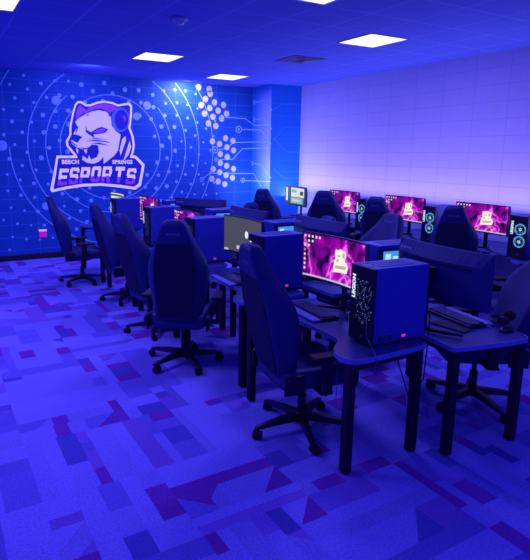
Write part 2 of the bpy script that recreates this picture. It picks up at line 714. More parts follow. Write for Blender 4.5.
wall_column = bpy.data.objects['wall_column']
S = 3.786
traces = [((272, 263), (345, 265), (384, 318)), ((210, 217), (285, 222), (320, 248), (384, 245)), ((325, 160), (360, 155), (388, 192)),
          ((325, 225), (355, 222), (386, 262)), ((183, 340), (215, 335), (240, 312), (382, 310)), ((182, 377), (238, 375), (275, 335), (382, 333)),
          ((320, 392), (345, 395), (380, 445), (384, 446)), ((285, 456), (382, 460)), ((125, 448), (150, 428), (318, 430), (345, 478))]
rings_ = [(260, 263, 0.075), (197, 217, 0.055), (320, 160, 0.05), (320, 225, 0.05), (170, 340, 0.075), (175, 377, 0.05), (313, 392, 0.05), (275, 455, 0.055), (120, 452, 0.05)]
bmA, bmB = new_bm(), new_bm()
for tr in traces:
    pts = [(170 + x / S, 60 + y / S) for x, y in tr]
    stroke(bmA, [p for p in pts], 0.020)
for x, y, r in rings_:
    px, py = 170 + x / S, 60 + y / S
    p, n = wall_pt(px, py)
    xd = Vector((0, 0, 1)).cross(n).normalized()
    ring(bmA, p + n * 0.002, r * 0.72, r, 0, 2 * pi, 24, xdir=xd)
    disc(bmA, p + n * 0.002, r * 0.36, 12, n_vec=n)
obj('circuit_pattern', bmA, art_pale, wall_back)
for tr in (((272.8, 141), (284, 127), (299, 127)), ((273, 138), (287, 152), (299, 152)), ((274, 110), (282, 104), (299, 104)), ((273, 168), (283, 178), (299, 178))):
    stroke(bmB, tr, 0.014)
obj('circuit_pattern', bmB, art_soft, wall_column)

# ---- the emblem on the mural wall ------------------------------------
ink_white = mat('emblem_white', (0.80, 0.62, 0.98), 0.55, noise=0.05, emis=(0.55, 0.42, 0.9), estr=0.85)  # emission added to brighten the painted emblem; the ink is no lamp
ink_face = mat('emblem_lilac', (0.62, 0.50, 0.97), 0.55, noise=0.05, emis=(0.46, 0.37, 0.9), estr=0.75)  # face ink also brightened by added emission
ink_dark = mat('emblem_dark_blue', (0.02, 0.04, 0.42), 0.6, noise=0.05)
ink_purple = mat('emblem_purple', (0.36, 0.10, 0.80), 0.55, noise=0.05, emis=(0.30, 0.04, 0.7), estr=0.3)  # purple ink with a little emission added
ink_blue = mat('emblem_blue', (0.16, 0.33, 0.95), 0.55, noise=0.05)
emblem = thing('wall_emblem', 'large lilac roaring wildcat emblem with headphones and ESPORTS banner painted on the blue mural wall', 'emblem', tuple(mural_pt(95, 192, 0.0)))
EB = Vector(emblem.location)


def flat(bm, pts, lift, ox, oy, sc, mi=0):
    f = bm.faces.new([bm.verts.new(mural_pt(ox + x / sc, oy + y / sc, lift) - EB) for x, y in pts])
    f.material_index = mi


def smooth_poly(pts, it=1):
    for _ in range(it):
        q = []
        for a, b in zip(pts, pts[1:] + pts[:1]):
            q += [(a[0] * .75 + b[0] * .25, a[1] * .75 + b[1] * .25), (a[0] * .25 + b[0] * .75, a[1] * .25 + b[1] * .75)]
        pts = q
    return pts


HX, HY, HS = 65, 95, 7.571
BX, BY, BS = 48, 140, 5.3
head_out = [(55, 130), (75, 68), (95, 46), (122, 46), (160, 70), (192, 70), (240, 51), (300, 44), (360, 54), (405, 73), (450, 62), (485, 60), (507, 78), (507, 150), (495, 250), (518, 310), (528, 380), (518, 440), (500, 475), (520, 530), (60, 530), (75, 465), (40, 425), (10, 385), (5, 350), (33, 300), (33, 240)]
head_in = [(68, 135), (85, 80), (99, 62), (118, 62), (158, 87), (195, 86), (245, 66), (300, 58), (355, 68), (402, 88), (450, 78), (478, 76), (492, 90), (490, 160), (478, 250), (502, 315), (512, 380), (502, 440), (470, 520), (110, 520), (88, 455), (52, 412), (27, 380), (22, 355), (48, 300), (48, 240)]
ban_out = [(45, 83), (440, 80), (467, 84), (512, 130), (506, 165), (492, 242), (462, 264), (380, 252), (280, 242), (180, 247), (100, 260), (20, 277), (11, 264), (28, 180)]
ban_in = [(54, 96), (435, 94), (460, 97), (497, 135), (492, 165), (479, 230), (455, 248), (380, 237), (280, 228), (180, 232), (100, 245), (28, 261), (42, 180)]
bm = new_bm()
flat(bm, head_out, 0.006, HX, HY, HS)
flat(bm, ban_out, 0.0065, BX, BY, BS)
obj('border', bm, ink_white, emblem, tri=True)
bm = new_bm()
flat(bm, head_in, 0.009, HX, HY, HS)
flat(bm, ban_in, 0.0095, BX, BY, BS)
obj('backing', bm, ink_dark, emblem, tri=True)
bm = new_bm()
face = [(95, 240), (75, 205), (100, 178), (150, 148), (200, 125), (255, 115), (315, 128), (345, 165), (352, 230), (385, 275), (420, 300), (412, 350), (400, 420), (370, 460), (320, 500), (290, 522), (290, 468), (262, 500), (220, 520), (170, 515), (128, 490), (135, 458), (165, 482), (200, 487), (240, 470), (256, 430), (250, 380), (200, 375), (180, 400), (130, 410), (85, 395), (50, 370), (45, 340), (80, 350), (110, 330), (130, 318), (90, 300), (62, 298), (75, 270)]
flat(bm, face, 0.012, HX, HY, HS)
flat(bm, [(430, 335), (455, 310), (462, 340), (440, 400), (420, 460), (412, 420)], 0.012, HX, HY, HS)
flat(bm, [(470, 400), (488, 345), (500, 390), (482, 450), (440, 500), (455, 450)], 0.012, HX, HY, HS)
flat(bm, [(82, 400), (100, 410), (98, 445), (85, 430)], 0.012, HX, HY, HS)
flat(bm, [(140, 415), (168, 405), (160, 450)], 0.012, HX, HY, HS)
flat(bm, [(168, 490), (180, 455), (196, 490)], 0.013, HX, HY, HS)
obj('cat_head', bm, ink_face, emblem, tri=True)
bm = new_bm()
for pl in ([(155, 225), (165, 265), (195, 283), (240, 253), (280, 241), (327, 262), (300, 287), (250, 297), (215, 297), (222, 328), (180, 300), (156, 280)],
           [(45, 310), (72, 315), (132, 317), (108, 340), (95, 362), (70, 352), (45, 335)],
           [(148, 352), (230, 338), (320, 352), (345, 362), (230, 350)], [(190, 368), (260, 360), (340, 385), (260, 374)], [(160, 335), (240, 325), (330, 340), (240, 333)],
           [(92, 238), (100, 240), (90, 275), (76, 285)], [(155, 160), (190, 135), (170, 160)], [(325, 155), (360, 140), (340, 165)],
           [(50, 352), (90, 385), (88, 392), (50, 365)], [(90, 395), (160, 412), (205, 378), (160, 402)]):
    flat(bm, pl, 0.015, HX, HY, HS)
obj('cat_features', bm, ink_dark, emblem, tri=True)
bm = new_bm()
flat(bm, [(180, 97), (240, 74), (300, 66), (360, 78), (398, 98), (370, 115), (340, 135), (322, 125), (280, 104), (230, 103), (185, 122), (150, 145), (165, 115)], 0.012, HX, HY, HS)
flat(bm, [(86, 190), (80, 150), (95, 95), (115, 72), (125, 90), (158, 112), (165, 125), (125, 145), (98, 172)], 0.0115, HX, HY, HS)
flat(bm, [(213, 282), (245, 262), (285, 253), (308, 264), (280, 283), (240, 290)], 0.017, HX, HY, HS)
obj('headband', bm, ink_purple, emblem, tri=True)
for nm, rx, ry, cx_, m_, lf in (('ear_cup', 70, 92, 418, ink_blue, 0.016), ('ear_cup_cover', 51, 76, 426, ink_dark, 0.018)):
    bm = new_bm()
    flat(bm, [(cx_ + rx * cos(2 * pi * k / 28), 188 + ry * sin(2 * pi * k / 28)) for k in range(28)], lf, HX, HY, HS)
    if nm == 'ear_cup_cover':
        flat(bm, [(432, 155), (450, 162), (460, 185), (452, 205), (447, 182), (436, 168)], 0.020, HX, HY, HS, 1)
    obj(nm, bm, [m_, ink_purple], emblem)
GLY = {'E': [(0, 0, .28, 1), (.28, 0, 1, .22), (.28, .40, .9, .60), (.28, .78, 1, 1)],
       'S': [(.08, 0, .9, .20), (.0, .1, .26, .30), (.70, .08, 1, .46), (.10, .40, .92, .60), (0, .54, .30, .92), (.1, .80, .92, 1), (.74, .70, 1, .90)],
       'P': [(0, 0, .30, 1), (.3, .78, .95, 1), (.3, .34, .95, .54), (.66, .5, 1, .82)],
       'O': [(0, .08, .30, .92), (.70, .08, 1, .92), (.1, 0, .9, .22), (.1, .78, .9, 1)],
       'R': [(0, 0, .30, 1), (.3, .80, .92, 1), (.3, .36, .92, .54), (.70, .50, 1, .84)],
       'T': [(.34, 0, .66, .8), (0, .76, 1, 1)]}
letters = [('E', 53, 240, 88), ('S', 110, 234, 88), ('P', 168, 228, 84), ('O', 226, 222, 82), ('R', 284, 224, 84), ('T', 350, 226, 84), ('S', 412, 234, 84)]
for ch, lx, ly, lh in letters:
    bm = new_bm()
    W_ = 49
    sk = 13

    def cv(u, v):
        return (lx - 4 + u * W_ + v * sk, ly - v * lh)
    for i, (u0, v0, u1, v1) in enumerate(GLY[ch]):
        for (a, b, mi) in ((v0, min(v1, 0.36), 1), (max(v0, 0.36), v1, 0)):
            if b - a > 0.001:
                flat(bm, [cv(u0, a), cv(u1, a), cv(u1, b), cv(u0, b)], 0.013 + 0.0004 * i, BX, BY, BS, mi)
    if ch == 'R':
        flat(bm, [cv(.62, 0), cv(1.02, 0), cv(.72, .42), cv(.38, .42)], 0.0155, BX, BY, BS, 1)
    obj('letter', bm, [ink_white, ink_purple], emblem)
for s, x, y in (('BEECH', 72, 126), ('SPRINGS', 340, 126)):
    p = mural_pt(BX + x / BS, BY + y / BS, 0.014) - EB
    bm = new_bm()
    place_text(bm, s, 0.098, basis(p, Vector((1, 0, 0)), Vector((0, 0, 1)), Vector((0, -1, 0))), bold=0.004, spacing=1.08)
    obj('lettering', bm, ink_white, emblem)

# ---- wall outlet on the mural
wp = thing('wall_outlet', 'small pink outlet box with a white cap low on the mural wall', 'outlet', tuple(mural_pt(43, 237, 0.0)))
bm = new_bm()
add_box(bm, (0, -0.02, 0.055), (0.125, 0.04, 0.11), 0.006)
obj('box', bm, mat('pink_box', (0.75, 0.03, 0.5), 0.5, emis=(0.45, 0.0, 0.25), estr=0.7, noise=0.1), wp)  # emission added to keep the pink bright; the box is no lamp
bm = new_bm()
add_box(bm, (0, -0.024, 0.125), (0.135, 0.05, 0.026), 0.006)
obj('cap', bm, ink_white, wp)

# ---- ceiling fixtures ----------------------------------------------
lights = [(4.855, 5.11, 'square ceiling light panel nearest the lilac block wall'), (3.025, 7.55, 'square ceiling light panel left of the dark air vent, before the mural'),
          (4.855, 8.77, 'square ceiling light panel closest to the corner column'), (0.56, 5.62, 'ceiling light panel cut by the top left corner'),
          (3.025, 3.86, 'ceiling light panel barely showing at the top edge')]
first = None
for x, y, lab in lights:
    if first is None:
        t = thing('ceiling_light', lab, 'ceiling light', (x, y, ZC), 0, 'ceiling light panels')
        bm = new_bm()
        for sx, sy, w, h in ((0, 0.297, 0.61, 0.016), (0, -0.297, 0.61, 0.016), (0.297, 0, 0.016, 0.61), (-0.297, 0, 0.016, 0.61)):
            add_box(bm, (sx, sy, -0.004), (w, h, 0.012))
        obj('frame', bm, frame_m, t)
        bm = new_bm()
        add_box(bm, (0, 0, -0.003), (0.58, 0.58, 0.006))
        obj('diffuser', bm, panel_glow, t)
        first = t
    else:
        dup(first, (x, y, ZC), 0, lab)
t = thing('smoke_detector', 'round white smoke detector on the ceiling tiles', 'smoke detector', (2.39, 5.33, ZC))
bm = new_bm()
add_loft(bm, [[(r * cos(2 * pi * k / 24), r * sin(2 * pi * k / 24), z) for k in range(24)] for r, z in ((0.085, 0), (0.09, -0.018), (0.078, -0.028), (0.05, -0.03))])
obj('base_plate', bm, white_paint, t)
bm = new_bm()
add_loft(bm, [[(r * cos(2 * pi * k / 16), r * sin(2 * pi * k / 16), z) for k in range(16)] for r, z in ((0.048, -0.03), (0.045, -0.055), (0.03, -0.066), (0.012, -0.07))])
obj('sensor_dome', bm, mat('sensor_dome', (0.6, 0.55, 0.8), 0.25, noise=0.05), t)
t = thing('air_vent', 'dark square louvred air vent in the ceiling', 'vent', (4.90, 6.64, ZC))
bm = new_bm()
for k in range(4):
    s = 0.25 - 0.055 * k
    for sx, sy, w, h in ((0, s, 2 * s, 0.02), (0, -s, 2 * s, 0.02), (s, 0, 0.02, 2 * s), (-s, 0, 0.02, 2 * s)):
        add_box(bm, (sx, sy, -0.006 - 0.004 * k), (w + 0.02, h, 0.012))
obj('louvre', bm, mat('louvre_grey', (0.14, 0.12, 0.32), 0.6, noise=0.1), t)
bm = new_bm()
add_box(bm, (0, 0, -0.002), (0.50, 0.50, 0.004))
obj('backing', bm, vent_m, t)

# ================================================================== DESKS
# local frame: user side at -X, length along +Y from 0
DL, DZ = 1.21, 0.74
outline = [(0.06, 0.0), (0.60, 0.0), (0.64, 0.04), (0.64, DL - 0.04), (0.60, DL), (0.06, DL), (0.01, DL - 0.05), (0.0, DL - 0.12), (0.03, DL - 0.20), (0.10, DL - 0.26), (0.17, DL - 0.31),
           (0.20, DL - 0.40), (0.215, DL / 2), (0.20, 0.40), (0.17, 0.31), (0.10, 0.26), (0.03, 0.20), (0.0, 0.12), (0.01, 0.05)]
outline = smooth_poly(outline, 1)


def make_desk(label, loc, rz, group):
    t = thing('gaming_desk', label, 'desk', loc, rz, group)
    bm = new_bm()
    add_prism(bm, outline, DZ - 0.028, DZ - 0.003)
    obj('tabletop', bm, desk_top_m, t, tri=True)
    bm = new_bm()
    n = len(outline)
    cx_, cy_ = 0.33, DL / 2

    def off(p, d):
        v = Vector((p[0] - cx_, p[1] - cy_))
        return (p[0] + v.x / v.length * d, p[1] + v.y / v.length * d)
    inner = [off(p, -0.004) for p in outline]
    outer = [off(p, 0.004) for p in outline]
    R = []
    for k in range(n):
        R.append([(*inner[k], DZ - 0.030), (*outer[k], DZ - 0.030), (*outer[k], DZ), (*inner[k], DZ)])
    V = [[bm.verts.new(p) for p in r] for r in R]
    for k in range(n):
        a, b = V[k], V[(k + 1) % n]
        for j in range(4):
            bm.faces.new([a[j], a[(j + 1) % 4], b[(j + 1) % 4], b[j]])
    obj('edge_band', bm, desk_edge_m, t)
    for x, y in ((0.048, 0.062), (0.048, DL - 0.062), (0.585, 0.045), (0.585, DL - 0.045)):
        bm = new_bm()
        add_box(bm, (x, y, (DZ - 0.03) / 2 + 0.003), (0.055, 0.055, DZ - 0.036), 0.006)
        lg = obj('leg', bm, steel_black, t)
        bm = new_bm()
        add_cyl(bm, (x, y, 0), (x, y, 0.014), 0.018, 12)
        obj('foot', bm, silver, lg)
    bm = new_bm()
    add_box(bm, (0.315, 0.05, DZ - 0.055), (0.50, 0.03, 0.05), 0.004)
    add_box(bm, (0.315, DL - 0.05, DZ - 0.055), (0.50, 0.03, 0.05), 0.004)
    add_box(bm, (0.585, DL / 2, DZ - 0.055), (0.03, DL - 0.14, 0.05), 0.004)
    obj('under_frame', bm, steel_black, t)
    return t


PITCH_Y = 1.236
ORD = ['first', 'second', 'third', 'fourth', 'fifth']
d0 = make_desk('scalloped gaming desk at the near end of the left row under the nearest tower', (1.985, 2.11, 0), 0, 'left row desks')
for k in range(1, 5):
    dup(d0, (2.05, (3.44, 4.79, 6.08, 7.50)[k - 1], 0), 0, ORD[k] + ' gaming desk from the near end of the left row beside the open carpet')
RB = pi - 0.20
b0 = dup(d0, (3.27 - (cos(RB) * 0.048 - sin(RB) * (DL - 0.062)), 1.925 - (sin(RB) * 0.048 + cos(RB) * (DL - 0.062)), 0), RB, 'gaming desk at the near end of the middle row, large monitor back above it')
b0['group'] = 'middle row desks'
for k in range(1, 4):
    o = dup(d0, (3.50, (3.30, 4.60, 5.95)[k - 1] + DL, 0), pi, ORD[k] + ' gaming desk from the near end of the middle row')
    o['group'] = 'middle row desks'
for k in range(0, 4):
    o = dup(d0, (5.62, 3.36 + 1.275 * k, 0), 0, ORD[k] + ' gaming desk from the right along the lilac block wall')
    o['group'] = 'right wall desks'
    o.scale = (1.72, 1, 1)

# ================================================================== MONITOR  (screen faces +X)
MW, MH, MT = 0.345, 0.178, 0.028      # half width, half height
RC = 1.5
MZ = 0.392                               # screen centre above the desk


def curve_x(y):
    return RC - math.sqrt(RC * RC - y * y)


def sheet(bm, y0, y1, z0, z1, dx, ny=14, nz=1, mi=0):
    V = [[bm.verts.new((curve_x(y0 + (y1 - y0) * i / ny) + dx, y0 + (y1 - y0) * i / ny, z0 + (z1 - z0) * j / nz)) for j in range(nz + 1)] for i in range(ny + 1)]
    for i in range(ny):
        for j in range(nz):
            f = bm.faces.new([V[i][j], V[i + 1][j], V[i + 1][j + 1], V[i][j + 1]])
            f.material_index = mi
            f.smooth = True


def emblem_small(bm, yc, zc, h, dx, mi1, mi2):
    """Small banner-and-head emblem on a wallpaper."""
    def P(pts, d, mi):
        f = bm.faces.new([bm.verts.new((curve_x(yc + x * h) + dx + d, yc + x * h, zc + z * h)) for x, z in pts])
        f.material_index = mi
    P([(-.42, -.30), (-.36, .02), (-.30, .05), (-.34, .25), (-.30, .48), (-.20, .44), (0, .52), (.22, .44), (.32, .48), (.34, .25), (.30, .03), (.40, .0), (.52, -.18), (.46, -.42), (.0, -.46), (-.46, -.52)], 0.0, mi1)
    for pts in ([(-.20, .22), (-.02, .28), (.04, .22), (-.12, .16)], [(-.26, .02), (-.10, .10), (-.04, -.06), (-.2, -.06)], [(.14, .38), (.28, .36), (.28, .16), (.14, .18)],
                [(-.32, -.34), (.36, -.28), (.40, -.14), (-.28, -.20)]):
        P(pts, 0.001, mi2)


def screen_purple(bm):
    e = 0.010
    y0, y1, z0, z1 = -MW + e, MW - e, MZ - MH + 0.016, MZ + MH - e
    sheet(bm, y0, y1, z0 + 0.014, z1, 0.0165, 16, 1, 0)
    sheet(bm, y0, y1, z0, z0 + 0.014, 0.0165, 16, 1, 1)
    for i in range(8):
        for j in range(1 if i > 2 else (3 if i < 2 else 2)):
            yy, zz = y0 + 0.018 + 0.036 * j, z1 - 0.02 - 0.036 * i
            sheet(bm, yy - 0.008, yy + 0.008, zz - 0.009, zz + 0.009, 0.0180, 1, 1, 3 if (i, j) in ((1, 0), (3, 0)) else 2)
    for j in range(3, 5):
        yy = y0 + 0.018 + 0.036 * j
        sheet(bm, yy - 0.008, yy + 0.008, z1 - 0.03, z1 - 0.012, 0.018, 1, 1, 2)
    emblem_small(bm, 0.055, MZ + 0.005, 0.175, 0.019, 4, 5)
    return [WALL[0], bar_glow, icon_glow, icon_red, cream_glow, tan_glow]


def screen_grey(bm):
    e = 0.010
    y0, y1, z0, z1 = -MW + e, MW - e, MZ - MH + 0.016, MZ + MH - e
    sheet(bm, y0, y1, z0, z1, 0.0165, 16, 1, 0)
    for r, dz, wy in ((0.030, 0.02, 1.0),):
        f = bm.faces.new([bm.verts.new((curve_x(0.03) + 0.018, 0.03 + r * cos(2 * pi * k / 20), MZ + dz + 1.15 * r * sin(2 * pi * k / 20))) for k in range(20)])
        f.material_index = 1
    sheet(bm, 0.00, 0.06, MZ - 0.075, MZ - 0.060, 0.018, 2, 1, 2)
    sheet(bm, -0.14, 0.17, MZ - 0.135, MZ - 0.10, 0.018, 4, 1, 2)
    sheet(bm, -0.08, 0.15, MZ - 0.165, MZ - 0.13, 0.0185, 4, 1, 1)
    sheet(bm, -0.33, -0.27, MZ - 0.165, MZ - 0.145, 0.018, 2, 1, 2)
    return [grey_screen, white_glow, bar_glow]


def screen_windows(bm):
    e = 0.010
    y0, y1, z0, z1 = -MW + e, MW - e, MZ - MH + 0.016, MZ + MH - e
    sheet(bm, y0, y1, z0, z1, 0.0165, 16, 1, 0)
    sheet(bm, y0 + 0.16, y1 - 0.06, MZ - 0.02, z1 - 0.02, 0.018, 8, 1, 1)
    sheet(bm, y0 + 0.15, y1 - 0.10, z0 + 0.02, MZ - 0.03, 0.018, 8, 1, 2)
    sheet(bm, y0 + 0.20, y1 - 0.20, z0 + 0.05, MZ - 0.06, 0.019, 8, 1, 3)
    sheet(bm, y0 + 0.17, y0 + 0.33, MZ + 0.06, z1 - 0.05, 0.019, 4, 1, 2)
    sheet(bm, y1 - 0.22, y1 - 0.10, MZ + 0.02, MZ + 0.09, 0.019, 4, 1, 0)
    sheet(bm, y0 + 0.02, y0 + 0.07, MZ - 0.1, z1 - 0.02, 0.018, 2, 1, 4)
    return [dark_screen, pale_screen, teal_screen, sand_screen, icon_glow]


def screen_pale(bm):
    e = 0.010
    y0, y1, z0, z1 = -MW + e, MW - e, MZ - MH + 0.016, MZ + MH - e
    sheet(bm, y0, y1, z0, z1, 0.0165, 16, 1, 0)
    sheet(bm, y0, y1, z1 - 0.05, z1 - 0.02, 0.018, 16, 1, 1)
    return [pale_screen, dark_screen]


def make_monitor(label, loc, rz, kind, group, sx=1.0):
    t = thing('curved_monitor', label, 'monitor', loc, rz, group)
    bm = new_bm()
    ny = 18
    rings = []
    for i in range(ny + 1):
        y = -MW + 2 * MW * i / ny
        x = curve_x(y)
        edge = 1 - min(1, (MW - abs(y)) / 0.05)
        th = 0.044 * (1 - 0.45 * edge)
        mid = max(0, 1 - (abs(y) / 0.22) ** 2) * 0.018
        rings.append([(x + 0.014, y, MZ - MH), (x + 0.014, y, MZ + MH), (x - 0.008, y, MZ + MH), (x - th - mid, y, MZ + MH * .52), (x - th - mid, y, MZ - MH * .6), (x - th * .6, y, MZ - MH)])
    add_loft(bm, rings, 0, smooth=False)
    sh = obj('housing', bm, monitor_back, t)
    bm = new_bm()
    sheet(bm, -MW, MW, MZ - MH, MZ - MH + 0.016, 0.0150, 14)
    sheet(bm, -MW, MW, MZ + MH - 0.010, MZ + MH, 0.0150, 14)
    sheet(bm, -MW, -MW + 0.010, MZ - MH, MZ + MH, 0.0150, 1)
    sheet(bm, MW - 0.010, MW, MZ - MH, MZ + MH, 0.0150, 1)
    obj('bezel', bm, plastic, t)
    bm = new_bm()
    ms = kind(bm)
    obj('screen', bm, ms, t)
    bm = new_bm()
    add_box(bm, (-0.085, 0, 0.175), (0.026, 0.045, 0.32), 0.010)
    add_box(bm, (-0.055, 0, MZ), (0.04, 0.10, 0.10), 0.008)
    obj('stand_column', bm, plastic, t)
    bm = new_bm()
    for s in (-1, 1):
        add_tube(bm, [(-0.09, 0.01 * s, 0.016), (-0.02, 0.11 * s, 0.014), (0.05, 0.19 * s, 0.010)], [0.014, 0.012, 0.008], 8)
    add_tube(bm, [(-0.06, 0, 0.022), (-0.15, 0, 0.016)], [0.02, 0.014], 8)
    obj('stand_base', bm, plastic, t)
    # lettering and slot on the back (seen from -X the reader's right is -Y)
    bm = new_bm()
    sheet(bm, -0.27, 0.24, MZ + 0.070, MZ + 0.078, -0.066, 10)
    obj('vent_slot', bm, case_dark, t)
    bm = new_bm()
    place_text(bm, 'Lenovo', 0.040, basis(Vector((curve_x(0.31) - 0.034, 0.315, MZ + 0.115)), Vector((-0.22, -1, 0)).normalized(), Vector((0.42, 0, 1)).normalized(), Vector((-1, 0, 0.3)).normalized()), bold=0.0006)
    obj('lettering', bm, grey_text, t)
    bm = new_bm()
    place_text(bm, 'LEGION', 0.050, basis(Vector((-0.094, -0.018, 0.10)), Vector((0, 0, 1)), Vector((0, 1, 0)), Vector((-1, 0, 0))), bold=0.001)
    obj('lettering', bm, dim_text, t)
    t.scale = (1, sx, 1)
    return t


ZD = DZ + 0.001
GA_, GB_, GC_ = 'monitors of the left row', 'monitors of the middle row', 'monitors along the right wall'
make_monitor('curved monitor with purple lightning wallpaper behind the nearest tower', (2.53, 2.90, ZD), pi + 0.0, screen_purple, GA_)
make_monitor('curved monitor showing a grey lock screen with a white portrait', (2.53, 4.18, ZD), pi, screen_grey, GA_)
MZ -= 0.07
make_monitor('purple monitor mostly hidden behind the third tower of the left row', (2.57, 5.50, ZD), pi, screen_purple, GA_)
MZ += 0.02
make_monitor('farthest monitor of the left row with a white screen', (2.64, 8.30, ZD), pi, screen_pale, GA_)
MZ += 0.05
make_monitor('purple monitor between the two farthest towers of the left row', (2.60, 6.79, ZD), pi, screen_purple, GA_)
mB = make_monitor('large dark back of the curved monitor nearest the camera, middle row', (2.87, 2.30, ZD), -0.09, screen_purple, GB_, 1.13)
dup(mB, (3.08, 3.83, ZD), -0.04, 'back of the second monitor of the middle row, above the purple lightning screen')
dup(mB, (2.96, 4.92, ZD), -0.02, 'back of the third monitor of the middle row, above the grey lock screen')
dup(mB, (3.04, 6.25, ZD), 0.55, 'back of the farthest monitor of the middle row, turned sideways')
mC = make_monitor('purple wall-side monitor at the far right, beside the lit tower', (5.92, 4.13, ZD), pi - 0.03, screen_purple, GC_, 1.08)
dup(mC, (5.92, 5.36, ZD), pi - 0.03, 'purple wall-side monitor in the middle, behind the high chair backs')
dup(mC, (5.92, 6.64, ZD), pi - 0.05, 'purple wall-side monitor second from the corner column')
make_monitor('wall-side monitor nearest the column showing pale open windows', (5.90, 7.94, ZD), pi - 0.10, screen_windows, GC_, 1.08)

# ================================================================== TOWER (front faces +X, glass on -Y)
TX, TY, TZ = 0.435, 0.215, 0.485


def fan(bm, y, z, x, r, lit):
    n = 24
    for r0, r1, mi in ((r * .80, r, 0), (r * .12, r * .26, 2)):
        for k in range(n):
            a, b = 2 * pi * k / n, 2 * pi * (k + 1) / n
            f = bm.faces.new([bm.verts.new((x, y + q * cos(w), z + q * sin(w))) for q, w in ((r0, a), (r1, a), (r1, b), (r0, b))])
            f.material_index = mi
    for k in range(9):
        a = 2 * pi * k / 9
        f = bm.faces.new([bm.verts.new((x - 0.001, y + q * cos(w), z + q * sin(w))) for q, w in ((r * .28, a), (r * .78, a - .25), (r * .78, a + .15), (r * .30, a + .35))])
        f.material_index = 1


def make_tower(label, loc, rz, group, lit):
    t = thing('computer_tower', label, 'computer', loc, rz, group)
    hx, hy = TX / 2, TY / 2
    bm = new_bm()
    add_box(bm, (-0.012, 0, TZ / 2 + 0.006), (TX - 0.024, TY, TZ - 0.012), 0.006)
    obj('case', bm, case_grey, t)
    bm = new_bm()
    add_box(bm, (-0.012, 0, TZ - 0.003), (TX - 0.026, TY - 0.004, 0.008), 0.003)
    obj('lit_top', bm, case_lit_top, t)  # thin pale sheet painting the light on the tower top
    bm = new_bm()
    add_box(bm, (-0.02, hy + 0.0015, TZ / 2 - 0.012), (TX - 0.05, 0.003, TZ - 0.075), 0.001)
    obj('side_panel', bm, case_grey, t)
    # top mesh inset
    bm = new_bm()
    add_box(bm, (0.0, 0, TZ + 0.0022), (TX * .62, TY * .66, 0.003), 0.001)
    obj('top_vent', bm, case_top, t)
    bm = new_bm()
    add_box(bm, (hx - 0.012, 0, TZ / 2 + 0.003), (0.024, TY + 0.002, TZ - 0.004), 0.005)
    fp = obj('front_panel', bm, case_dark, t)
    bm = new_bm()
    for k in range(4):
        add_box(bm, (hx - 0.03 - 0.02 * k, -0.06, TZ + 0.001), (0.010, 0.016, 0.003))
    obj('port', bm, plastic, t)
    # honeycomb mesh in front of the fans: small lit specks
    bm = new_bm()
    xs = hx + 0.0012
    for zf in (0.335, 0.195):
        for i in range(-6, 7):
            for j in range(-5, 6):
                y = 0.026 + i * 0.0125 + (0.00625 if j % 2 else 0)
                z = zf + j * 0.0125
                d = math.hypot(y - 0.026, z - zf)
                if (d > 0.068 and (lit or random.random() < 0.7)) or y > hy - 0.006 or random.random() > (0.42 if not lit else 0.5):
                    continue
                q = random.uniform(0.0015, 0.0036)
                f = bm.faces.new([bm.verts.new((xs, y + q * cos(pi / 3 * k), z + q * sin(pi / 3 * k))) for k in range(6)])
    obj('front_mesh', bm, speck_glow if not lit else cyan_white, fp)
    for zf in (0.335, 0.195):
        bm = new_bm()
        fan(bm, 0.026, zf, hx + 0.0008, 0.066, lit)
        obj('fan', bm, [cyan_glow, cyan_glow if lit else dim_text, cyan_white] if lit else [case_dark, plastic, case_dark], fp)
    bm = new_bm()
    place_text(bm, 'LEGION', 0.042, basis(Vector((hx + 0.002, -0.058, 0.275)), Vector((0, 0, 1)), Vector((0, -1, 0)), Vector((1, 0, 0))), bold=0.0022, spacing=1.0)
    obj('lettering', bm, white_glow, fp)
    bm = new_bm()
    add_cyl(bm, (hx, 0.02, 0.045), (hx + 0.003, 0.02, 0.045), 0.008, 12)
    obj('power_button', bm, silver, fp)
    # glass side with lit insides
    bm = new_bm()
    add_box(bm, (-0.02, -hy - 0.0015, TZ / 2 + 0.0), (TX - 0.06, 0.003, TZ - 0.06), 0.001)
    gp = obj('glass_side', bm, glass_m, t)
    bm = new_bm()
    yv = -hy - 0.0042

    def q(x0, x1, z0, z1, mi):
        f = bm.faces.new([bm.verts.new(p) for p in ((x0, yv, z0), (x1, yv, z0), (x1, yv, z1), (x0, yv, z1))])
        f.material_index = mi
    q(-0.17, 0.02, 0.33, 0.44, 0)
    q(0.07, 0.15, 0.33, 0.44, 0)
    yv -= 0.0005
    q(-0.15, -0.10, 0.36, 0.42, 1)
    q(-0.08, -0.02, 0.38, 0.40, 1)
    q(0.085, 0.105, 0.34, 0.43, 1)
    q(0.12, 0.14, 0.37, 0.43, 1)
    q(-0.10, -0.03, 0.34, 0.355, 2)
    q(-0.17, 0.15, 0.18, 0.24, 2)
    obj('lit_interior', bm, [cyan_glow, cyan_white, case_dark], gp)
    # stickers low on the right side panel
    bm = new_bm()
    yv = hy + 0.0035
    for i, x0 in enumerate((0.165, 0.12, 0.085)):
        q(x0 - 0.035, x0, 0.03, 0.06, 0)
    for k in range(16):
        x0 = random.uniform(0.03, 0.14)
        z0 = random.uniform(0.032, 0.056)
        yv = hy + 0.004
        q(x0, x0 + 0.008, z0, z0 + 0.003, 1)
    obj('spec_label', bm, [case_dark, grey_text], t)
    bm = new_bm()
    yv = hy + 0.004
    q(-0.055, -0.025, 0.036, 0.052, 0)
    obj('sticker', bm, pink_glow, t)
    for sx in (-1, 1):
        bm = new_bm()
        add_box(bm, (sx * 0.15, 0, 0.003), (0.04, TY - 0.03, 0.006), 0.002)
        obj('foot', bm, rubber, t)
    return t


